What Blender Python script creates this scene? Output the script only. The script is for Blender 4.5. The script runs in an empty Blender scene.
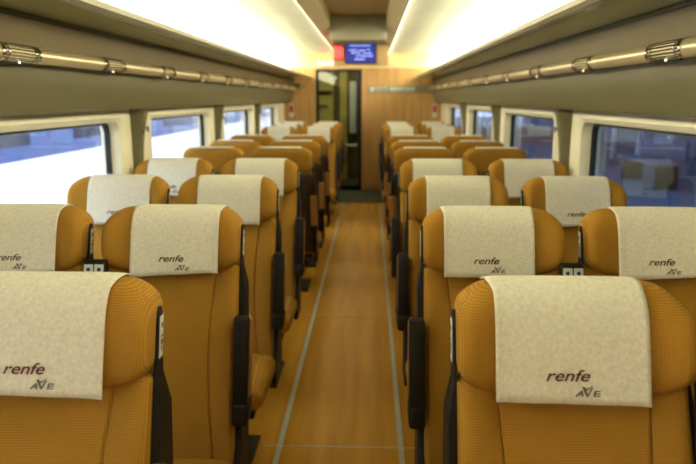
import bpy, bmesh, math, random
from mathutils import Vector, Matrix
random.seed(4)
PI = math.pi
scn = bpy.context.scene
COL = scn.collection

# ------------------------------------------------------------------ materials
def mat(name, col, rough=0.6, metal=0.0, spec=0.5, noise=None, bump=None, emit=None, coat=0, sheen=0):
    m = bpy.data.materials.new(name); m.use_nodes = True
    nt = m.node_tree; b = nt.nodes['Principled BSDF']
    b.inputs['Base Color'].default_value = (*col, 1)
    b.inputs['Roughness'].default_value = rough
    b.inputs['Metallic'].default_value = metal
    b.inputs['Specular IOR Level'].default_value = spec
    b.inputs['Coat Weight'].default_value = coat
    b.inputs['Sheen Weight'].default_value = sheen
    tc = nt.nodes.new('ShaderNodeTexCoord')
    if noise:
        scale, amt = noise[0], noise[1]
        mp = nt.nodes.new('ShaderNodeMapping')
        mp.inputs['Scale'].default_value = noise[2] if len(noise) > 2 else (1, 1, 1)
        nt.links.new(tc.outputs['Object'], mp.inputs[0])
        n = nt.nodes.new('ShaderNodeTexNoise'); n.inputs['Scale'].default_value = scale
        n.inputs['Detail'].default_value = 4
        nt.links.new(mp.outputs[0], n.inputs['Vector'])
        r = nt.nodes.new('ShaderNodeValToRGB')
        r.color_ramp.elements[0].position = .3; r.color_ramp.elements[1].position = .7
        r.color_ramp.elements[0].color = (*[c*(1-amt) for c in col], 1)
        r.color_ramp.elements[1].color = (*[min(1, c*(1+amt)) for c in col], 1)
        nt.links.new(n.outputs['Fac'], r.inputs[0]); nt.links.new(r.outputs[0], b.inputs['Base Color'])
        if bump:
            bp = nt.nodes.new('ShaderNodeBump'); bp.inputs['Strength'].default_value = bump
            bp.inputs['Distance'].default_value = .002
            nt.links.new(n.outputs['Fac'], bp.inputs['Height']); nt.links.new(bp.outputs[0], b.inputs['Normal'])
    if emit:
        b.inputs['Emission Color'].default_value = (*emit[0], 1)
        b.inputs['Emission Strength'].default_value = emit[1]
    return m

def fabric(name, col, per=0.0045):
    m = mat(name, col, .85, spec=.15)
    nt = m.node_tree; b = nt.nodes['Principled BSDF']
    tc = [n for n in nt.nodes if n.type == 'TEX_COORD'][0]
    ws = []
    for d in ('X', 'Z'):
        w = nt.nodes.new('ShaderNodeTexWave'); w.wave_type = 'BANDS'; w.bands_direction = d
        w.inputs['Scale'].default_value = 2*PI/20/per
        w.inputs['Distortion'].default_value = .3
        nt.links.new(tc.outputs['Object'], w.inputs['Vector']); ws.append(w)
    mu = nt.nodes.new('ShaderNodeMath'); mu.operation = 'MULTIPLY'
    nt.links.new(ws[0].outputs['Fac'], mu.inputs[0]); nt.links.new(ws[1].outputs['Fac'], mu.inputs[1])
    n = nt.nodes.new('ShaderNodeTexNoise'); n.inputs['Scale'].default_value = 9; n.inputs['Detail'].default_value = 3
    nt.links.new(tc.outputs['Object'], n.inputs['Vector'])
    r = nt.nodes.new('ShaderNodeValToRGB')
    r.color_ramp.elements[0].color = (*[c*.72 for c in col], 1)
    r.color_ramp.elements[1].color = (*[min(1, c*1.25) for c in col], 1)
    nt.links.new(mu.outputs[0], r.inputs[0])
    mx = nt.nodes.new('ShaderNodeMix'); mx.data_type = 'RGBA'; mx.blend_type = 'MULTIPLY'; mx.inputs[0].default_value = .25
    nt.links.new(r.outputs[0], mx.inputs[6]); nt.links.new(n.outputs['Fac'], mx.inputs[7])
    nt.links.new(mx.outputs[2], b.inputs['Base Color'])
    bp = nt.nodes.new('ShaderNodeBump'); bp.inputs['Strength'].default_value = .35; bp.inputs['Distance'].default_value = .001
    nt.links.new(mu.outputs[0], bp.inputs['Height']); nt.links.new(bp.outputs[0], b.inputs['Normal'])
    return m

def glassmat(name, tint, refl=1.0, ior=1.5):
    m = bpy.data.materials.new(name); m.use_nodes = True
    nt = m.node_tree; nt.nodes.clear()
    o = nt.nodes.new('ShaderNodeOutputMaterial'); mx = nt.nodes.new('ShaderNodeMixShader')
    t = nt.nodes.new('ShaderNodeBsdfTransparent'); t.inputs[0].default_value = (*tint, 1)
    g = nt.nodes.new('ShaderNodeBsdfGlossy'); g.inputs['Roughness'].default_value = .01
    f = nt.nodes.new('ShaderNodeFresnel')
    ge = nt.nodes.new('ShaderNodeNewGeometry'); ma = nt.nodes.new('ShaderNodeMath'); ma.operation = 'MULTIPLY_ADD'
    ma.inputs[1].default_value = 1/ior-ior; ma.inputs[2].default_value = ior     # same index from both sides of the pane
    nt.links.new(ge.outputs['Backfacing'], ma.inputs[0]); nt.links.new(ma.outputs[0], f.inputs[0])
    nt.links.new(f.outputs[0], mx.inputs[0]); nt.links.new(t.outputs[0], mx.inputs[1]); nt.links.new(g.outputs[0], mx.inputs[2])
    nt.links.new(mx.outputs[0], o.inputs[0])
    return m

M = {}
M['fabric'] = fabric('golden_fabric', (.57, .29, .038))
M['seam'] = mat('seam_thread', (.16, .06, .01), .9)
M['cloth'] = mat('felt_cloth', (.82, .79, .66), .95, spec=.1, noise=(130, .10), bump=.25)
M['plastic'] = mat('dark_plastic', (.010, .0075, .005), .5, spec=.3, noise=(30, .2))
M['shell'] = mat('brown_shell', (.035, .022, .013), .45, noise=(12, .2))
M['tan'] = mat('tan_pad', (.33, .15, .035), .55, noise=(40, .12))
M['plate'] = mat('pale_plate', (.62, .64, .58), .5, noise=(60, .05))
M['ink'] = mat('dark_ink', (.03, .03, .03), .7, noise=(60, .05))
M['green'] = mat('green_ink', (.12, .3, .07), .7, noise=(60, .05))
M['burgundy'] = mat('burgundy_ink', (.11, .018, .012), .8, noise=(60, .05))
M['greyink'] = mat('grey_ink', (.17, .16, .13), .8, noise=(60, .05))
M['pedestal'] = mat('pedestal_metal', (.04, .035, .03), .4, metal=.5, noise=(20, .1))
M['cream'] = mat('cream_panel', (.84, .79, .58), .45, noise=(3, .03))
M['lower'] = mat('beige_side_panel', (.42, .34, .2), .6, noise=(8, .06))
M['greygreen'] = mat('grey_green_panel', (.145, .132, .066), .4, noise=(2, .05), spec=.4)
M['brownpanel'] = mat('brown_panel', (.145, .10, .03), .5, noise=(2, .06))
M['shelf'] = mat('green_tinted_shelf', (.21, .33, .17), .12, noise=(4, .08), coat=.5)
M['lip'] = mat('shelf_lip_metal', (.33, .31, .22), .3, metal=.5, noise=(5, .04))
M['rail'] = mat('champagne_metal', (.62, .52, .31), .32, metal=.5, noise=(40, .05, (1, .1, 1)))
M['chrome'] = mat('chrome', (.62, .6, .55), .12, metal=1, noise=(30, .05))
M['black'] = mat('black_rubber', (.012, .014, .018), .5, noise=(30, .1))
M['ceil'] = mat('white_ceiling', (.55, .54, .48), .5, noise=(3, .03))
M['beam'] = mat('beige_beam', (.52, .43, .25), .4, noise=(3, .05))
M['tanceil'] = mat('tan_ceiling', (.46, .3, .13), .45, noise=(3, .08))
M['boxgrey'] = mat('grey_housing', (.27, .25, .17), .4, noise=(5, .05))
M['wood'] = mat('light_wood', (.52, .3, .1), .42, noise=(7, .2, (6, 6, .25)))
M['palewood'] = mat('pale_band', (.72, .55, .29), .45, noise=(7, .06))
M['strip'] = mat('aisle_strip_metal', (.68, .67, .52), .4, metal=.1, noise=(30, .06))
M['mat'] = mat('dark_floor_mat', (.06, .065, .055), .7, noise=(90, .3))
M['lamp'] = mat('lamp_diffuser', (.9, .88, .8), .5, emit=((1, .915, .64), 7.0))
M['lamp2'] = mat('lamp_diffuser_inner', (.9, .88, .8), .5, emit=((1, .915, .64), 3.5))
M['vlamp'] = mat('vestibule_lamp', (.9, .9, .8), .5, emit=((1, .95, .6), 4))
M['led'] = mat('reading_led', (.9, .9, .8), .5, emit=((1, .8, .5), 1.2))
M['red'] = mat('red_led', (.6, .02, .02), .5, emit=((1, .08, .06), 2.2))
M['redtext'] = mat('red_text_led', (.6, .1, .1), .5, emit=((1, .12, .12), 8))
M['redp'] = mat('red_sign_board', (.5, .03, .03), .5, noise=(20, .1))
M['blue'] = mat('blue_screen', (.01, .01, .1), .2, emit=((.04, .05, .4), .5))
M['bluetxt'] = mat('screen_text', (.3, .4, .8), .3, emit=((.3, .42, 1), .9))
M['glassL'] = glassmat('window_glass', (.86, .9, .95))
M['glassR'] = glassmat('window_glass_shade', (.50, .58, .70), ior=1.6)  # dimness of the platform side is put into this darker tint
M['glassD'] = glassmat('door_glass', (.8, .85, .8))
M['white'] = mat('white_paint', (.8, .82, .85), .4, noise=(2, .03))
M['bluep'] = mat('blue_paint', (.02, .06, .22), .35, noise=(2, .1))
M['darkglass'] = mat('dark_train_glass', (.015, .025, .06), .12, noise=(2, .2))
M['concrete'] = mat('platform_concrete', (.17, .2, .27), .8, noise=(6, .15))
M['ballast'] = mat('track_ballast', (.35, .35, .36), .95, noise=(25, .35))
M['steelblue'] = mat('blue_grey_wall', (.07, .10, .18), .6, noise=(3, .15))
M['darkblue'] = mat('dark_blue_panel', (.03, .05, .12), .4, noise=(3, .15))
M['redpaint'] = mat('red_paint', (.45, .06, .06), .5, noise=(5, .1))
M['yellowgreen'] = mat('yellow_green_panel', (.55, .46, .10), .5, noise=(5, .08))
M['olive'] = mat('dark_olive_panel', (.06, .055, .02), .5, noise=(5, .1))

# floor: wood-look vinyl with long streaks
def floormat():
    m = mat('wood_look_floor', (.36, .175, .035), .30, spec=.28)
    nt = m.node_tree; b = nt.nodes['Principled BSDF']
    tc = [n for n in nt.nodes if n.type == 'TEX_COORD'][0]
    mp = nt.nodes.new('ShaderNodeMapping'); mp.inputs['Scale'].default_value = (8, .5, 1)
    n = nt.nodes.new('ShaderNodeTexNoise'); n.inputs['Scale'].default_value = 1.6; n.inputs['Detail'].default_value = 5
    n2 = nt.nodes.new('ShaderNodeTexNoise'); n2.inputs['Scale'].default_value = 60
    r = nt.nodes.new('ShaderNodeValToRGB')
    r.color_ramp.elements[0].position = .3; r.color_ramp.elements[1].position = .72
    r.color_ramp.elements[0].color = (.58, .265, .02, 1); r.color_ramp.elements[1].color = (.82, .42, .05, 1)
    nt.links.new(tc.outputs['Object'], mp.inputs[0]); nt.links.new(mp.outputs[0], n.inputs['Vector'])
    nt.links.new(mp.outputs[0], n2.inputs['Vector'])
    ad = nt.nodes.new('ShaderNodeMath'); ad.operation = 'MULTIPLY_ADD'; ad.inputs[1].default_value = .25
    nt.links.new(n2.outputs['Fac'], ad.inputs[0]); nt.links.new(n.outputs['Fac'], ad.inputs[2])
    sb = nt.nodes.new('ShaderNodeMath'); sb.operation = 'SUBTRACT'; sb.inputs[1].default_value = .12
    nt.links.new(ad.outputs[0], sb.inputs[0]); nt.links.new(sb.outputs[0], r.inputs[0])
    nt.links.new(r.outputs[0], b.inputs['Base Color'])
    return m
M['floor'] = floormat()

# ------------------------------------------------------------------ mesh helpers
class MB:
    """collects shapes for ONE mesh"""
    def __init__(s): s.v = []; s.f = []; s.mi = []
    def add(s, vs, fs, mi=0):
        o = len(s.v); s.v += [tuple(p) for p in vs]
        for f in fs: s.f.append([o+i for i in f]); s.mi.append(mi)
        return s
    def box(s, x0, x1, y0, y1, z0, z1, bev=0, mi=0):
        if bev <= 0:
            vs = [(x, y, z) for x in (x0, x1) for y in (y0, y1) for z in (z0, z1)]
            return s.add(vs, [(0,1,3,2),(4,6,7,5),(0,4,5,1),(2,3,7,6),(0,2,6,4),(1,5,7,3)], mi)
        bm = bmesh.new(); bmesh.ops.create_cube(bm, size=1)
        for v in bm.verts:
            v.co = Vector(((x0+x1)/2+v.co.x*(x1-x0), (y0+y1)/2+v.co.y*(y1-y0), (z0+z1)/2+v.co.z*(z1-z0)))
        bmesh.ops.bevel(bm, geom=bm.edges[:], offset=bev, segments=3, affect='EDGES', profile=.5)
        bm.verts.index_update()
        s.add([v.co for v in bm.verts], [[v.index for v in f.verts] for f in bm.faces], mi); bm.free()
        return s
    def prism(s, pts, axis, a, b, mi=0):
        """extrude closed 2D polygon. axis 'y': pts are (x,z); 'x': (y,z); 'z': (x,y)"""
        def P(p, t): return {'y': (p[0], t, p[1]), 'x': (t, p[0], p[1]), 'z': (p[0], p[1], t)}[axis]
        n = len(pts)
        vs = [P(p, a) for p in pts]+[P(p, b) for p in pts]
        fs = [[i, (i+1) % n, n+(i+1) % n, n+i] for i in range(n)]+[list(range(n))[::-1], list(range(n, 2*n))]
        return s.add(vs, fs, mi)
    def loft(s, rings, cap=True, mi=0, closed=True):
        n = len(rings[0]); vs = [p for r in rings for p in r]; fs = []
        for k in range(len(rings)-1):
            for i in range(n if closed else n-1):
                j = (i+1) % n; fs.append([k*n+i, k*n+j, (k+1)*n+j, (k+1)*n+i])
        if cap: fs += [list(range(n))[::-1], [(len(rings)-1)*n+i for i in range(n)]]
        return s.add(vs, fs, mi)
    def tube(s, p, q, r, n=16, mi=0):
        p, q = Vector(p), Vector(q); d = (q-p).normalized()
        u = d.orthogonal().normalized(); w = d.cross(u)
        return s.loft([[c+u*(r*math.cos(2*PI*i/n))+w*(r*math.sin(2*PI*i/n)) for i in range(n)] for c in (p, q)], mi=mi)
    def disc(s, c, r, n=14, mi=0):     # in xz plane facing -y
        return s.add([(c[0]+r*math.cos(2*PI*i/n), c[1], c[2]+r*math.sin(2*PI*i/n)) for i in range(n)], [list(range(n))], mi)
    def xf(s, fn): s.v = [tuple(fn(p)) for p in s.v]; return s
    def mesh(s, name, mats, smooth=True):
        me = bpy.data.meshes.new(name); me.from_pydata(s.v, [], s.f)
        for m in (mats if isinstance(mats, (list, tuple)) else [mats]): me.materials.append(m)
        for p, k in zip(me.polygons, s.mi): p.material_index = k
        bm = bmesh.new(); bm.from_mesh(me); bmesh.ops.recalc_face_normals(bm, faces=bm.faces[:]); bm.to_mesh(me); bm.free()
        if smooth:
            me.polygons.foreach_set('use_smooth', [True]*len(me.polygons))
            try: me.set_sharp_from_angle(angle=math.radians(38))
            except Exception: pass
        return me
    def build(s, name, mats, parent=None, smooth=True):
        return link(name, s.mesh(name, mats, smooth), parent)

def link(name, me, parent=None):
    o = bpy.data.objects.new(name, me); COL.objects.link(o); o.parent = parent
    return o
def tag(o, label, cat, group=None, kind=None):
    o['label'] = label; o['category'] = cat
    if group: o['group'] = group
    if kind: o['kind'] = kind
    return o
def thing(name, label, cat, loc=(0, 0, 0), rz=0, group=None):
    o = bpy.data.objects.new(name, None); COL.objects.link(o); o.location = loc; o.rotation_euler = (0, 0, rz)
    o.empty_display_size = .1
    return tag(o, label, cat, group)
def struct(o): o['kind'] = 'structure'; return o
def copy_tree(o, parent=None):
    c = o.copy(); COL.objects.link(c); c.parent = parent
    for ch in list(o.children): copy_tree(ch, c)
    return c

# ------------------------------------------------------------------ the seat (front faces -Y, origin on the floor)
LEAN = .27
def lean(p): return (p[0], p[1]+max(0, p[2]-.40)*LEAN, p[2])
HW, HA, HB, HZ = .229, .070, .108, 1.106
def sg(v, e): return math.copysign(abs(v)**e, v)
def hscale(x):
    u = min(1, abs(x)/HW); return (1-u**6.0)**.30 if u < 1 else 0
def smooth01(t): t = max(0, min(1, t)); return t*t*(3-2*t)
def wing(x): return .028*smooth01((abs(x)-.145)/.08)
def hpoint(x, ph, off=0):
    """ph 0 = back, 90 = top, 180 = front, 270 = bottom"""
    k = hscale(x); c, s_ = math.cos(ph), math.sin(ph)
    a = HA*(.42+.58*k)+off; b = HB*(.42+.58*k)+off
    if s_ < 0:
        u = min(1, abs(x)/HW); k2 = (1-u**4.5)**.5 if u < 1 else 0
        b = HB*(.40+.60*k2)+off
    y = a*sg(c, .72); z = HZ+b*sg(s_, .62)
    z -= .012*smooth01((abs(x)-.16)/.07)*max(0, s_)
    return (x, y - wing(x)*max(0, -c)**.5 if c < 0 else y, z)

def headrest_mb():
    m = MB(); xs = [HW*math.sin(t*PI/2) if abs(t) < 1 else math.copysign(HW, t) for t in [i/22 for i in range(-22, 23)]]
    xs = [max(-HW*.9995, min(HW*.9995, x)) for x in xs]
    n = 40
    m.loft([[hpoint(x, 2*PI*i/n) for i in range(n)] for x in xs])
    return m.xf(lean)

CW = .147
def cloth_path(x):
    pts = []
    for d in (62, 72, 82, 92, 102, 112, 122, 132, 142, 152, 162, 172, 180):
        pts.append(hpoint(x, math.radians(d), .0045))
    yf = pts[-1][1]
    wob = .0015*math.sin(x*40)
    for z in (1.085, 1.065, 1.045, 1.022, 1.006):
        pts.append((x, yf-.001-wob*(1.1-z)*8, z+(.002*math.sin(x*12) if z < 1.01 else 0)))
    return pts
def cover_mb(dx=0, tilt=0):
    m = MB(); cols = []
    for i in range(33):
        x = -CW+2*CW*i/32
        col = [(p[0], p[1], p[2]+tilt*x*max(0, min(1, (1.09-p[2])/.08))) for p in cloth_path(x+dx)]
        n = len(col)
        # the cloth flares a little over the top and curls at its side edges
        e = abs(x)/CW
        col = [(dx+(p[0]-dx)*(1+.08*max(0, 1-k/6)), p[1]-.004*(e**8), p[2]) for k, p in enumerate(col)]
        cols.append(col)
    m.loft(cols, cap=False, closed=False)
    return m.xf(lean)
def front_y(x): return hpoint(x, PI, .0045)[1]

def text_mesh(body, size, sx, shear, cx, cz, name, material, offset=0.0):
    cu = bpy.data.curves.new(name, 'FONT'); cu.body = body; cu.size = 1; cu.shear = shear
    cu.align_x = 'CENTER'; cu.offset = offset; cu.space_character = 1.0; cu.resolution_u = 4
    o = bpy.data.objects.new(name, cu); COL.objects.link(o)
    dg = bpy.context.evaluated_depsgraph_get(); dg.update()
    me = bpy.data.meshes.new_from_object(o.evaluated_get(dg))
    bpy.data.objects.remove(o); bpy.data.curves.remove(cu)
    me.materials.clear(); me.materials.append(material)
    for v in me.vertices:
        x = cx+v.co.x*size*sx; z = cz+v.co.y*size
        v.co = lean((x, front_y(x)-.0042, z))
    for p in me.polygons: p.material_index = 0
    me.name = name
    return me

def emblem_mesh():
    """A V E letters with a small bird-like tick rising from the V"""
    m = MB(); z0 = 1.021; h = .0125; x0 = .0065; k = .0036
    def st(pts):      # thick stroke polygons in xz
        vs = []
        for (x, z) in pts: vs.append((x, 0, z))
        m.add(vs, [list(range(len(pts)))])
    def seg(x1, z1, x2, z2, w):
        dx, dz = x2-x1, z2-z1; L = math.hypot(dx, dz); nx, nz = -dz/L*w/2, dx/L*w/2
        st([(x1+nx, z1+nz), (x2+nx, z2+nz), (x2-nx, z2-nz), (x1-nx, z1-nz)])
    seg(x0, z0, x0+.011, z0+h*.85, k*.9); seg(x0+.010, z0+h*.85, x0+.0115, z0, k*.9); seg(x0+.004, z0+h*.3, x0+.011, z0+h*.3, k*.6)
    seg(x0+.0125, z0+h*1.45, x0+.020, z0, k*1.1); seg(x0+.0195, z0, x0+.0285, z0+h*1.35, k*.8)
    st([(x0+.0125, z0+h*1.5), (x0+.019, z0+h*.85), (x0+.032, z0+h*1.75), (x0+.0195, z0+h*1.15)])
    seg(x0+.031, z0, x0+.033, z0+h*.8, k*.9)
    for q in (.05, .4, .75): seg(x0+.031+q*.002, z0+h*q+.0006, x0+.041+q*.002, z0+h*q+.0006, k*.62)
    m.xf(lambda p: lean((p[0]*1.12-.003, front_y(p[0])-.0042, p[2])))
    return m.mesh('emblem', M['greyink'], False)

def backrest_mb():
    m = MB(); W = .2275
    zs = [.40+.62*i/24 for i in range(25)]
    def ring(z):
        t = (z-.40)/.62
        seam = .158-.022*math.sin(t*PI*.9)
        fx = []
        base = [(-W, .035), (-W, -.02), (-W*.985, -.034), (-W*.95, -.044), (-.20, -.05), (-.18, -.052)]
        def f(x):
            b = -.044-.012*math.sin(t*PI)          # lumbar swell
            b -= .012*smooth01((abs(x)-seam)/.05)  # side bolsters
            b += .016*smooth01((z-.86)/.14)        # drawn in under the headrest
            return b
        left = [(-W, .035), (-W, -.015), (-W*.992, f(.2)*.6), (-W*.97, f(.2)*.88), (-.212, f(.21)), (-.195, f(.195))]
        mid = [(-seam-.004, f(seam)), (-seam-.0012, f(seam)+.004), (-seam+.0012, f(seam)+.004), (-seam+.004, f(seam))]
        cen = [(x, f(x)) for x in (-.09, -.04, 0, .04, .09)]
        L = left+mid
        ringpts = L+cen+[(-x, y) for x, y in L[::-1]]
        ringpts += [(.12, .045), (0, .047), (-.12, .045)]
        return [(x, y, z) for x, y in ringpts]
    rings = [ring(z) for z in zs]
    # rounded top and bottom
    def shrink(r, z, k): return [(x*k, y*k, z) for x, y, _ in r]
    rings = [shrink(rings[0], .388, .96)]+rings+[shrink(rings[-1], 1.03, .9)]
    m.loft(rings)
    n = len(rings[0]); ns = len(rings)-1
    for k in range(ns):
        for i in (7, 17):
            m.mi[k*n+i] = 1
    return m.xf(lean)

def cushion_mb():
    m = MB(); rings = []
    n = 36
    for i in range(25):
        t = -1+2*i/24; x = .243*sg(math.sin(t*PI/2), .9); x = max(-.2425, min(.2425, x))
        k = max(.03, (1-min(1, abs(x)/.2428)**6))**.3
        r = []
        for j in range(n):
            a = 2*PI*j/n; c, s_ = math.cos(a), math.sin(a)
            yy = -.265+.235*(.86+.14*k)*sg(c, .42); zz = .385+.068*k*sg(s_, .62)
            if s_ < 0: yy += .07*(-s_)*max(0, -c)          # front tapers back underneath
            if s_ < 0: zz -= .02*max(0, -c)
            zz += .016*max(0, -c)-.02*smooth01((yy+.12)/.12)
            r.append((x, yy, zz))
        rings.append(r)
    m.loft(rings)
    return m

def side_frame_mb(s):
    """dark strip along the edge of the back, s = side"""
    m = MB(); rings = []
    for z, y0, y1 in ((.30, -.10, .10), (.36, -.09, .12), (.44, -.030, .115), (.6, -.022, .105), (.8, -.020, .085), (.95, -.018, .06), (1.02, -.015, .03), (1.08, -.012, .018), (1.12, -.010, .016), (1.145, -.007, .013), (1.155, -.001, .007)):
        a, b = .2275, .236
        if z < .97: b = .247
        rings.append([(s*a, y0, z), (s*(b-.003), y0, z), (s*b, y0+.003, z), (s*b, y1-.003, z), (s*(b-.003), y1, z), (s*a, y1, z)])
    m.loft(rings)
    return m.xf(lean)

def plate_mb(s):
    m = MB(); m.box(*sorted((s*.2360, s*.2374)), -.0085, .0135, 1.055, 1.138, .0006)
    for z in (1.10,):
        m.box(*sorted((s*.2373, s*.2379)), -.004, .014, z-.004, z-.002, mi=1)
    for z, w in ((1.118, .008), (1.085, .009), (1.072, .005)):
        m.box(*sorted((s*.2373, s*.2379)), .005-w/2, .005+w/2, z-.005, z+.005, mi=1)
    return m.xf(lean)

def shell_mb():
    m = MB(); rings = []
    for z in (.36, .40, .6, .8, .95, 1.0, 1.015):
        w = .232 if z < .96 else .225
        d = .066 if .38 < z < 1.01 else .056
        rings.append([(-w, .047, z), (-w*.99, d-.006, z), (-w*.93, d, z), (0, d+.006, z), (w*.93, d, z), (w*.99, d-.006, z), (w, .047, z), (0, .0475, z)])
    m.loft(rings)
    # folded table outline and pocket edge
    m.box(-.18, .18, .068, .082, .62, .92, .005)
    m.box(-.17, .17, .068, .078, .42, .56, .004)
    return m.xf(lean)

ARM_X = .256
def armrest_mb(s):
    m = MB(); m.box(s*ARM_X-.025, s*ARM_X+.025, -.128, -.093, .60, .888, .008)
    m.box(s*ARM_X-.026, s*ARM_X+.026, -.132, -.035, .555, .625, .012)      # pivot housing
    return m.xf(lean)
def armpad_mb(s):
    m = MB(); m.box(s*ARM_X-.026, s*ARM_X+.026, -.0935, -.035, .62, .872, .016)
    return m.xf(lean)

MID_X = .292
def mid_arm_mb(s):
    m = MB(); cx = s*MID_X
    m.box(cx-.038, cx+.038, -.112, -.080, .50, 1.058, .009)
    m.box(s*.262-.014, s*.262+.014, -.09, -.02, .44, .56, .006)
    return m.xf(lean)
def mid_label_mb(s):
    m = MB(); cx = s*MID_X; Y = -.1132
    def pl(x0, x1, z0, z1, y, mi):
        m.box(cx+x0, cx+x1, y, Y+.0008, z0, z1, 0, mi)
    pl(-.032, -.002, 1.000, 1.046, Y, 0); pl(.002, .032, 1.000, 1.046, Y, 0)
    pl(-.032, .032, .875, .995, Y, 0)
    for q in (-.0175, .0175):
        m.disc((cx+q, Y-.0006, 1.030), .0065, mi=1)
        m.add([(cx+q-.009, Y-.0006, 1.006), (cx+q+.009, Y-.0006, 1.006), (cx+q+.006, Y-.0006, 1.020), (cx+q-.006, Y-.0006, 1.020)], [(0, 1, 2, 3)], 1)
    pl(-.024, -.004, .972, .989, Y-.0005, 1); pl(-.024, .020, .945, .963, Y-.0005, 2)
    for i in range(5): pl(-.028, .024-.006*(i % 2), .932-.010*i, .935-.010*i, Y-.0005, 1)
    return m.xf(lean)

def pedestal_mb():
    m = MB()
    m.box(-.20, .20, -.42, -.06, .285, .325, .008)
    m.loft([[(x*w, -.22+y*d, z) for x, y in ((-1, -1), (1, -1), (1, 1), (-1, 1))] for z, w, d in ((0.012, .10, .14), (.05, .06, .10), (.29, .07, .12))])
    m.box(-.16, .16, -.40, -.04, 0, .018, .005)
    return m

CACHE = {}
def cm(key, fn):
    if key not in CACHE: CACHE[key] = fn()
    return CACHE[key]
def make_seat(kind, s, dx=0, tilt=0):
    """kind: aisle or window seat; s: local side of the aisle (+1 / -1)"""
    t = thing('train_seat', '', 'seat')
    link('seat_cushion', cm('cu', lambda: cushion_mb().mesh('seat_cushion', M['fabric'])), t)
    link('backrest', cm('ba', lambda: backrest_mb().mesh('backrest', [M['fabric'], M['seam']])), t)
    link('headrest', cm('he', lambda: headrest_mb().mesh('headrest', M['fabric'])), t)
    cv = link('headrest_cover', cm(('cv', dx, tilt), lambda: cover_mb(dx, tilt).mesh('headrest_cover', M['cloth'])), t)
    md = cv.modifiers.new('thickness', 'SOLIDIFY'); md.thickness = .0022; md.offset = 0
    cv['label'] = 'cream felt cover folded over the headrest'
    link('lettering', cm('tx', lambda: text_mesh('renfe', .030, 1.32, .32, -.012, 1.049, 'lettering', M['burgundy'], .012)), cv).location.x = dx
    link('emblem', cm('em', emblem_mesh), cv).location.x = dx
    link('back_shell', cm('sh', lambda: shell_mb().mesh('back_shell', M['shell'])), t)
    for q in (1, -1):
        f = link('side_frame', cm(('sf', q), lambda: side_frame_mb(q).mesh('side_frame', M['plastic'])), t)
        if q == s: link('number_plate', cm(('np', q), lambda: plate_mb(q).mesh('number_plate', [M['plate'], M['ink']])), f)
    link('pedestal', cm('pe', lambda: pedestal_mb().mesh('pedestal', M['pedestal'])), t)
    if kind == 'aisle':
        a = link('armrest', cm(('ar', s), lambda: armrest_mb(s).mesh('armrest', M['plastic'])), t)
        link('armrest_pad', cm(('ap', s), lambda: armpad_mb(s).mesh('armrest_pad', M['tan'])), a)
    else:
        a = link('armrest', cm(('ma', s), lambda: mid_arm_mb(s).mesh('armrest', M['plastic'])), t)
        link('instruction_label', cm(('ml', s), lambda: mid_label_mb(s).mesh('instruction_label', [M['plate'], M['ink'], M['green']])), a)
    return t

AX, WX = .539, 1.063
ROWS = [(1.13, 0), (2.06, 0), (2.98, 0), (3.90, 0), (5.36, 1), (6.20, 1), (7.05, 1), (8.72, 0), (9.62, 0), (10.50, 0)]
LAB = [
 'nearest row, largest cream cover',
 'second row, cream cover partly behind the nearest',
 'third row, cream cover',
 'fourth row, last cream cover before backward seats',
 'plain back, nearest of the backward rows',
 'plain back, middle of the backward rows',
 'plain back, farthest of the backward rows',
 'first cream cover beyond the backward rows',
 'second cream cover beyond the backward rows',
 'last cream cover before the end wall']
protos = {}
# cloth offset, cloth tilt, seat offset
TWEAK = {(0, -1, 'aisle'): (.0, -.04, .002), (0, 1, 'aisle'): (-.014, -.035, -.004), (1, -1, 'aisle'): (.020, .035, .002),
         (1, 1, 'aisle'): (-.018, -.02, 0), (1, 1, 'window'): (.012, .03, 0), (2, -1, 'aisle'): (.012, -.03, 0),
         (2, 1, 'aisle'): (0, .02, 0), (2, 1, 'window'): (.006, .02, .004), (2, -1, 'window'): (.018, .03, 0)}
for r, (y, away) in enumerate(ROWS):
    for side in (-1, 1):
        for kind, X in (('aisle', AX), ('window', WX)):
            ws = -side                      # world direction of the aisle
            ls = -ws if away else ws
            key = (kind, ls)
            if key not in protos: o = protos[key] = make_seat(kind, ls)
            else: o = copy_tree(protos[key])
            dx, tilt, sx = TWEAK.get((r, side, kind), (random.choice((-.006, 0, .006)), random.choice((-.03, 0, .03)), 0))
            for ch in o.children:               # every cloth hangs a little differently
                if ch.name.startswith('headrest_cover'):
                    ch.data = cm(('cv', dx, tilt), lambda: cover_mb(dx, tilt).mesh('headrest_cover', M['cloth']))
                    for g in ch.children: g.location.x = dx
            for ch in o.children:               # raised armrests of the backward rows stand behind the shell
                if away and kind == 'aisle' and ch.name.startswith('armrest'): ch.location = (-ls*.022, .135, -.03)
                elif ch.name.startswith('armrest'): ch.location = (0, 0, 0)
            if kind == 'window' and side > 0: sx += .010
            o.location = (side*X+sx, y, 0); o.rotation_euler = (0, 0, PI if away else 0)
            sd = 'left' if side < 0 else 'right'
            o['label'] = f"gold {kind} seat {sd} of aisle, {LAB[r]}"
            o['category'] = 'seat'
            o['group'] = f"{'backward' if away else 'forward'} facing gold seats {sd} of the aisle"

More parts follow.
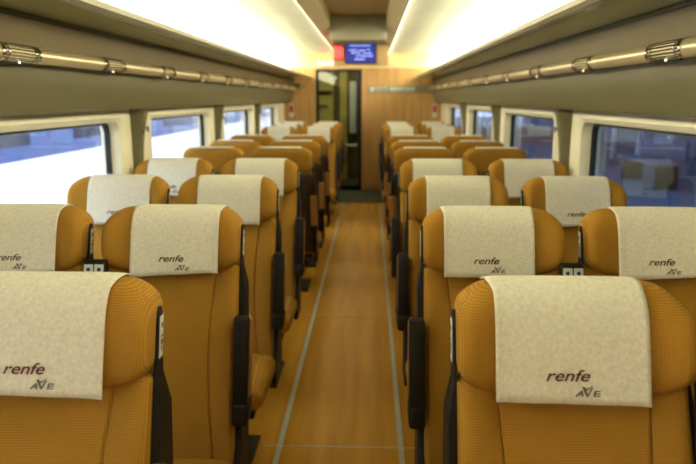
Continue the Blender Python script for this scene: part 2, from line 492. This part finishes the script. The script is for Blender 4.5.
# ------------------------------------------------------------------ the carriage shell
Y0, Y1 = -2.6, 11.72
XW = 1.335      # inner wall face
MB().box(-1.47, 1.47, Y0, Y1, -.12, 0).build('floor', M['floor'], None, False)['kind'] = 'structure'
tn = 1
def trim(m, material, smooth=False):
    global tn
    o = m.build(f'trim_{tn}', material, None, smooth); tn += 1; return struct(o)
for s in (-1, 1):
    trim(MB().box(s*.28-.012, s*.28+.012, Y0, 10.3, 0, .0025), M['strip'])
mseam = MB()
for k in range(-2, 5):
    yy = 2.87+1.93*k
    if yy < 10.2: mseam.box(-.36, .36, yy-.003, yy+.003, 0, .0012)
trim(mseam, M['strip'])
trim(MB().box(-.45, .45, 10.3, Y1-.02, 0, .006), M['mat'])

WINC = [-1.44+2.28*k for k in range(6)]     # window centres along the car
WL, WZ0, WZ1 = .91, .775, 1.478             # half length and heights of the wall opening
def wall(s):
    m = MB(); a, b = s*XW, s*1.46
    def bx(y0, y1, z0, z1): m.box(min(a, b), max(a, b), y0, y1, z0, z1)
    bx(Y0, Y1, .35, WZ0); bx(Y0, Y1, WZ1, 2.5)
    prev = Y0
    for c in WINC:
        if c-WL > prev: bx(prev, c-WL, WZ0, WZ1)
        prev = max(prev, c+WL)
    if prev < Y1: bx(prev, Y1, WZ0, WZ1)
    return struct(m.build('wall_left' if s < 0 else 'wall_right', M['cream'], None, False))
wall(-1); wall(1)
for s in (-1, 1):
    struct(MB().box(*sorted((s*1.31, s*1.46)), Y0, Y1, 0, .35).build('baseboard_left' if s < 0 else 'baseboard_right', M['lower'], None, False))

def rrect(c, hl, z0, z1, r, n=6):
    pts = []
    for (sy, sz, a0) in ((1, 1, 0), (-1, 1, 90), (-1, -1, 180), (1, -1, 270)):
        cy = c+sy*(hl-r); cz = (z1-r) if sz > 0 else (z0+r)
        for i in range(n+1):
            a = math.radians(a0+90*i/n); pts.append((cy+r*math.cos(a), cz+r*math.sin(a)))
    return pts
wn = 1
for s in (-1, 1):
    for c in WINC:
        m = MB()
        loops = [(XW-.004, WL+.03, WZ0-.03, WZ1+.022, .02), (XW-.010, WL-.005, WZ0+.004, WZ1-.006, .07),
                 (XW+.012, .865, .81, 1.447, .075), (1.405, .85, .82, 1.437, .06), (1.455, .85, .82, 1.437, .06)]
        m.loft([[(s*x, y, z) for y, z in rrect(c, hl, z0, z1, r)] for x, hl, z0, z1, r in loops], cap=False)
        w = struct(m.build(f'window_{wn}', M['cream']))
        g = MB()
        gl = [(1.402, .852, .818, 1.439, .06), (1.400, .838, .832, 1.427, .05), (1.43, .834, .836, 1.423, .05), (1.43, .852, .818, 1.439, .06)]
        g.loft([[(s*x, y, z) for y, z in rrect(c, hl, z0, z1, r)] for x, hl, z0, z1, r in gl+gl[:1]], cap=False)
        g.build('gasket', M['black'], w)
        p = MB(); p.loft([[(s*x, y, z) for y, z in rrect(c, .852, .818, 1.439, .06)] for x in (1.418, 1.426)])
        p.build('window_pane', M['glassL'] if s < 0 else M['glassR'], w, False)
        wn += 1

# pillar covers between the windows
k = 0
PLAB = ['between the nearest two windows', 'past the second window', 'past the third window', 'beside the end wall']
for s in (-1, 1):
    for i, yc in enumerate([4.20+2.25*q for q in range(3)]):
        m = MB(); rings = []
        for z in [.5+1.012*j/16 for j in range(17)]:
            t = (z-.5)/1.012
            w = .058-.014*math.sin(max(0, t-.45)/.55*PI); d = .055+.03*(t**6)-.018*math.sin(max(0, t-.3)/.7*PI)
            rings.append([(s*(XW+.0), yc-w-.01, z), (s*(XW-d*.7), yc-w, z), (s*(XW-d), yc-w*.6, z), (s*(XW-d), yc+w*.6, z), (s*(XW-d*.7), yc+w, z), (s*XW, yc+w+.01, z)])
        m.loft(rings)
        o = thing('pillar_cover', f"grey green pillar cover {'left' if s < 0 else 'right'} wall {PLAB[i]}", 'pillar', (0, 0, 0), 0, 'pillar covers between windows')
        m.build('post_cover', M['greygreen'], o)
        h = MB(); h.tube((s*(XW-.05), yc, 1.40), (s*(XW-.085), yc, 1.39), .008); h.tube((s*(XW-.085), yc, 1.375), (s*(XW-.085), yc, 1.41), .009)
        h.box(*sorted((s*(XW-.062), s*(XW-.030))), yc-.02, yc+.02, 1.37, 1.43, .005)
        h.build('coat_hook', M['chrome'], o)

# ------------------------------------------------------------------ luggage racks
for s in (-1, 1):
    sd = 'left' if s < 0 else 'right'
    t = thing('luggage_rack', f'long luggage rack with green tinted shelf above the {sd} windows', 'luggage rack', (0, 0, 0), 0, 'overhead luggage racks')
    def P(l): return [(s*x, z) for x, z in l]
    MB().prism(P([(.862, 1.930), (.858, 1.905), (.868, 1.890), (.90, 1.892), (.90, 1.925), (.885, 1.934)]), 'y', Y0, Y1-.02).build('front_lip', M['lip'], t)
    MB().prism(P([(.90, 1.915), (.90, 1.897), (1.155, 1.882), (1.155, 1.905)]), 'y', Y0, Y1-.02).build('shelf_panel', M['shelf'], t)
    MB().prism(P([(1.155, 1.905), (1.157, 1.873), (1.185, 1.80), (1.19, 1.69), (1.334, 1.69), (1.334, 1.905)]), 'y', Y0, Y1-.02).build('rear_fairing', M['brownpanel'], t)
    MB().prism(P([(1.185, 1.715), (1.192, 1.66), (1.21, 1.53), (1.225, 1.515), (1.334, 1.512), (1.334, 1.69), (1.2, 1.70)]), 'y', Y0, Y1-.02).build('side_panel', M['greygreen'], t)
    m = MB()
    m.box(*sorted((s*1.1555, s*1.150)), Y0, Y1-.02, 1.871, 1.875)
    m.build('groove_strip', M['black'], t)
    # rail with reading lamps
    rl = thing('lamp_rail', f'champagne metal rail with reading lamps under the {sd} luggage rack', 'rail', (0, 0, 0), 0, 'reading lamp rails')
    RX, RZ = 1.128, 1.735
    MB().tube((s*RX, Y0, RZ), (s*RX, Y1-.12, RZ), .030, 24).build('tube', M['rail'], rl)
    br = MB()
    for q in range(14): br.box(*sorted((s*(RX+.02), s*1.19)), -1.9+.98*q, -1.87+.98*q, RZ-.02, RZ+.012)
    br.build('bracket', M['rail'], rl)
    yb = 2.43 if s < 0 else 2.36
    for q in range(-1, 10):
        yc = yb+.89*q; L = .125
        m = MB()
        for e in (-1, 1):
            m.tube((s*RX, yc+e*L-.012, RZ), (s*RX, yc+e*L+.012, RZ), .0335, 24)
            m.tube((s*RX, yc+e*(L-.03)-.004, RZ), (s*RX, yc+e*(L-.03)+.004, RZ), .034, 24)
        for a in range(-60, 200, 20):
            ar = math.radians(a); dx, dz = -math.cos(ar)*.0315, math.sin(ar)*.0315
            m.tube((s*(RX+dx), yc-L, RZ+dz), (s*(RX+dx), yc+L, RZ+dz), .0028, 8)
        lp = m.build('reading_lamp', M['chrome'], rl)
        g = MB()
        g.tube((s*(RX-.006), yc-L*.8, RZ-.031), (s*(RX-.006), yc+L*.8, RZ-.031), .006, 8)
        g.build('lamp_switch', M['black'], lp)
        g = MB(); g.tube((s*(RX-.016), yc-.008, RZ-.030), (s*(RX-.020), yc-.008, RZ-.034), .004, 12)
        g.build('lamp_lens', M['led'], lp)

# ------------------------------------------------------------------ ceiling
m = MB()
m.box(-1.46, 1.46, Y0, Y1, 2.47, 2.55)
for s in (-1, 1):
    m.prism([(s*x, z) for x, z in ((.40, 2.325), (1.10, 2.325), (1.16, 2.318), (1.16, 2.36), (.40, 2.36))], 'y', Y0, Y1)
    for q in range(8):        # panel joints
        yy = -1+1.8*q
        m.box(*sorted((s*.41, s*1.12)), yy-.004, yy+.004, 2.3225, 2.33)
struct(m.build('ceiling', M['ceil'], None, False))
for s in (-1, 1):
    sd = 'left' if s < 0 else 'right'
    t = thing('ceiling_light', f'glowing cove light panel above the {sd} luggage rack', 'ceiling light', (0, 0, 0), 0, 'cove lights over the racks')
    MB().prism([(s*x, z) for x, z in ((1.140, 2.318), (1.20, 2.25), (1.24, 2.12), (1.25, 2.0), (1.27, 2.0), (1.26, 2.13), (1.22, 2.27), (1.16, 2.335))], 'y', Y0+.01, Y1-.03).build('diffuser', M['lamp'], t)
    MB().prism([(s*x, z) for x, z in ((1.25, 1.9055), (1.25, 2.0), (1.334, 2.0), (1.334, 1.9055))], 'y', Y0+.01, Y1-.03).build('housing', M['ceil'], t)
    t = thing('ceiling_light', f'narrow light strip along the {sd} edge of the centre beam', 'ceiling light', (0, 0, 0), 0, 'strip lights beside the beam')
    MB().prism([(s*x, z) for x, z in ((.4125, 2.264), (.418, 2.264), (.420, 2.318), (.4125, 2.318))], 'y', Y0+.01, Y1-.03).build('diffuser', M['lamp2'], t)
    MB().prism([(s*x, z) for x, z in ((.395, 2.24), (.292, 2.305), (.288, 2.325), (.288, 2.468), (.405, 2.468), (.411, 2.26))], 'y', Y0, Y1-.02)\
        .build(f'trim_{tn}', M['beam'], None, False)['kind'] = 'structure'; tn += 1
trim(MB().box(-.288, .288, Y0, Y1-.02, 2.42, 2.46), M['tanceil'])
o = MB().box(-.286, .286, 7.2, 7.6, 2.160, 2.4195, .012).build('equipment_housing', M['boxgrey'])
tag(o, 'grey box housing hanging under the centre ceiling beam', 'housing')
t = thing('screen_panel', 'tan hanging panel carrying the blue passenger information screen', 'screen panel', (0, 9.1, 0))
MB().box(-.36, .36, 0, .10, 2.0, 2.30, .008).build('panel', M['tanceil'], t)
MB().box(-.205, .205, -.03, -.0005, 2.02, 2.285, .006).build('screen_frame', M['plastic'], t)
sc = MB().box(-.188, .188, -.034, -.0302, 2.035, 2.27, 0).build('screen', M['blue'], t)
for (x0, x1, z) in ((-.14, .13, 2.245), (-.15, -.05, 2.19), (-.03, .06, 2.185), (.085, .12, 2.195), (-.12, .0, 2.155), (.03, .15, 2.15), (-.06, .16, 2.115), (-.08, .05, 2.075)):
    x = x0; m = MB()
    while x < x1:
        w = random.uniform(.012, .03); m.box(x, min(x1, x+w), -.0352, -.0342, z-.007, z+.007); x += w+.007
    m.build('screen_text', M['bluetxt'], sc, False)
m = MB().box(-.345, -.225, -.02, -.0005, 2.06, 2.27, .003)
o = m.build('red_display', M['redp'], t)
m = MB()
for i in range(4):
    m.box(-.33+.025*i, -.315+.025*i, -.0222, -.0202, 2.09, 2.24-.02*(i % 2))
m.build('display_light', M['red'], o, False)

# ------------------------------------------------------------------ end wall, door and vestibule
EY = 11.72
m = MB()
DX0, DX1, DZ = -.80, -.02, 2.055
m.box(-1.46, DX0, EY, EY+.06, 0, 2.075); m.box(DX1, 1.46, EY, EY+.06, 0, 2.075); m.box(DX0, DX1, EY, EY+.06, DZ, 2.075)
struct(m.build('wall_end', M['wood'], None, False))
trim(MB().box(-1.46, 1.46, EY-.006, EY+.06, 2.075, 2.5), M['palewood'])
m = MB()
m.box(-1.47, 1.47, Y0-.06, Y0, 0, 2.5); struct(m.build('wall_rear', M['wood'], None, False))
m = MB()
m.box(DX0, DX0+.05, EY+.005, EY+.05, 0, DZ); m.box(DX1-.05, DX1, EY+.005, EY+.05, 0, DZ)
m.box(DX0, DX1, EY+.005, EY+.05, DZ-.04, DZ); m.box(DX0, DX1, EY+.005, EY+.05, 0, .09)
d = struct(m.build('door_1', M['plastic'], None, False))
MB().box(DX0+.05, DX1-.05, EY+.02, EY+.03, .09, DZ-.04).build('door_pane', M['glassD'], d, False)
m = MB(); m.tube((-.36, EY-.03, .78), (-.09, EY-.03, .78), .014); m.tube((-.34, EY-.03, .78), (-.34, EY+.02, .78), .01); m.tube((-.11, EY-.03, .78), (-.11, EY+.02, .78), .01)
m.build('door_handle', M['chrome'], d)
# vestibule beyond
m = MB(); m.box(-1.46, 1.46, EY+.06, 13.6, -.12, 0); struct(m.build('floor', M['mat'], None, False))
m = MB(); m.box(-1.46, 1.46, EY+.06, 13.6, 2.3, 2.5); struct(m.build('ceiling', M['ceil'], None, False))
m = MB(); m.box(-1.46, 1.46, 13.55, 13.65, 0, 2.5); struct(m.build('wall_far', M['olive'], None, False))
m = MB()
m.box(-1.46, -1.40, EY+.06, 13.55, 0, 2.3); m.box(1.40, 1.46, EY+.06, 13.55, 0, 2.3)
struct(m.build('wall_far', M['cream'], None, False))
t = thing('vestibule_panel', 'yellow green vestibule wall panels seen through the end door glass', 'wall panel', (0, 13.5, 0))
MB().box(-.95, -.60, 0, .04, 0, 2.25, .005).build('wide_panel', M['yellowgreen'], t)
MB().box(-.47, -.33, -.02, .04, 0, 2.25, .005).build('narrow_panel', M['yellowgreen'], t)
MB().box(-.28, -.15, -.05, .04, .9, 1.9, .02).build('pale_panel', M['white'], t)
MB().box(-.14, .12, -.03, .04, 0, 2.25, .005).build('blue_panel', M['darkblue'], t)
m = MB(); m.box(-.9, -.62, -.06, 0, 1.66, 1.72, .005); m.box(-.9, -.7, -.06, 0, 1.40, 1.44, .005)
m.build('bracket', M['plastic'], t)
t = thing('ceiling_light', 'small lamp on the vestibule ceiling beyond the end door', 'ceiling light')
MB().box(-.7, -.1, 12.3, 13.0, 2.27, 2.299, .004).build('diffuser', M['vlamp'], t)

# strip of pictograms on the wood wall
t = thing('sign_strip', 'grey strip with pictograms on the wooden end wall right of door', 'sign', (0, EY, 0))
MB().box(.085, 1.27, -.012, -.0005, 1.665, 1.785, .002).build('strip', M['boxgrey'], t)
m = MB()
for i, w in enumerate((.05, .05, .05)):
    cx = .16+.11*i; m.box(cx-.035, cx+.035, -.0155, -.0122, 1.69, 1.76)
for i in range(5): m.box(.46+.085*i, .53+.085*i, -.0155, -.0122, 1.695, 1.755)
pp = m.build('pictogram_plate', M['plate'], t, False)
m = MB()
for i in range(3):
    cx = .16+.11*i; m.disc((cx, -.017, 1.725), .022 if i else .012)
for i in range(5): m.box(.475+.085*i, .515+.085*i, -.0165, -.0156, 1.715, 1.725)
m.build('pictogram', M['ink'], pp, False)
for s, lab in ((-1, 'small red and white notice at the far end of left wall'), (1, 'small red and white notice at the far end of right wall')):
    t = thing('notice', lab, 'notice', (s*1.22, EY, 0), 0, 'notices beside the end wall')
    MB().box(-.04, .04, -.02, -.0005, 1.26, 1.48, .004).build('board', M['plate'], t)
    MB().box(-.032, .032, -.0225, -.0202, 1.34, 1.46).build('red_mark', M['redpaint'], t, False)
t = thing('loudspeaker', 'small grey loudspeaker at the end of the left rack', 'loudspeaker', (-1.12, EY-.03, 0))
MB().box(-.06, .06, -.05, 0, 1.74, 1.82, .012).build('body', M['boxgrey'], t)
MB().box(-.04, .04, -.053, -.0505, 1.76, 1.80, .001).build('grille', M['plastic'], t)
# red running-text display on the pale band
t = thing('text_display', 'narrow display with red lit text above the end door', 'display', (0, EY-.006, 0))
MB().box(-.78, -.36, -.03, -.0005, 2.10, 2.20, .003).build('case', M['palewood'], t)
m = MB(); x = -.76
for w in (.03, .02, .035, .02, .04, .03, .045, .03):
    m.box(x, x+w, -.0325, -.0302, 2.12, 2.19 if w > .025 else 2.165); x += w+.018
m.build('display_text', M['redtext'], t, False)

# ------------------------------------------------------------------ outside, left: sunlit track and a white train
struct(MB().box(-60, -1.9, -25, 60, -1.35, -1.25).build('ground', M['ballast'], None, False))
t = thing('neighbouring_train', 'white train with blue window band on the next track, left windows', 'train', (-4.3, 0, -1.2))
def TP(l): return [(x, z) for x, z in l]
MB().prism([(0, .25), (.10, .9), (.10, 2.75), (-.15, 3.7), (-.8, 4.15), (-2.4, 4.15), (-2.9, 3.7), (-3.0, .3)], 'y', -24, 34).build('body', M['white'], t, False)
MB().box(.101, .115, -23.5, 33.5, 2.02, 2.50).build('blue_band', M['bluep'], t, False)
for q in range(12): MB().box(.116, .125, -21+4.4*q, -17.9+4.4*q, 2.20, 2.44).build('train_window', M['darkglass'], t, False)
m = MB().box(-2.8, -.1, -23, 33, .0, .3); m.build('underframe', M['boxgrey'], t, False)

# ------------------------------------------------------------------ outside, right: platform, shaded by an added canopy
struct(MB().box(1.75, 30, -25, 60, -1.3, -.02).build('platform', M['concrete'], None, False))
struct(MB().box(2.6, 12, -25, 40, 3.3, 3.5).build('shade_canopy', M['steelblue'], None, False))  # roof out of view, added to keep the sky off the platform
m = MB().box(9.0, 9.3, -25, 40, -.02, 3.3); struct(m.build('platform_wall', M['steelblue'], None, False))
for q in range(10):
    t = thing('platform_column', ['white platform column with red collar, nearest outside right window', 'white platform column with red collar outside the right windows'][q > 0], 'column', (6.6, 3.0+1.7*q, -.02), 0, 'platform columns')
    MB().box(-.055, .055, -.055, .055, 0, 3.3, .01).build('shaft', M['white'], t)
    MB().box(-.07, .07, -.07, .07, 1.50, 1.64, .01).build('collar', M['redpaint'], t)
for q in range(4):
    t = thing('platform_bench', 'blue grey bench on the covered platform by the columns', 'bench', (5.4, 4+4.5*q, -.02), 0, 'platform benches')
    MB().box(-.25, .25, -1, 1, .42, .47, .01).build('seat_board', M['concrete'], t)
    MB().box(.22, .27, -1, 1, .5, .85, .01).build('back_board', M['steelblue'], t)
    for e in (-.8, .8): MB().box(-.2, .2, e-.03, e+.03, 0, .42, .005).build('leg', M['pedestal'], t)
t = thing('platform_fill', 'unseen fill lamp added under the shade canopy outside right windows', 'lamp', (5.2, 0, 3.219))  # fill light added out of view to light the platform
M['pfill'] = mat('cool_fill', (.9, .9, 1), .5, emit=((.6, .75, 1), 4))
MB().box(-.12, .12, -6, 26, 0, .08).build('diffuser', M['pfill'], t, False)

# ------------------------------------------------------------------ world, camera
w = bpy.data.worlds.new('sky'); scn.world = w; w.use_nodes = True
bg = w.node_tree.nodes['Background']; bg.inputs[0].default_value = (.88, .94, 1, 1); bg.inputs[1].default_value = 4.2

cam = bpy.data.cameras.new('camera'); co = bpy.data.objects.new('camera', cam); COL.objects.link(co)
co.location = (.13, 0, 1.58)
co.rotation_euler = (math.radians(90-11.2), 0, math.radians(1.87))
cam.lens = 35; cam.sensor_width = 36; cam.clip_start = .02; cam.clip_end = 200
cam.dof.use_dof = True; cam.dof.focus_distance = 1.8; cam.dof.aperture_fstop = 3.2
scn.camera = co
scn.view_settings.view_transform = 'Standard'; scn.view_settings.look = 'None'
scn.view_settings.gamma = 1; scn.view_settings.exposure = 0.52
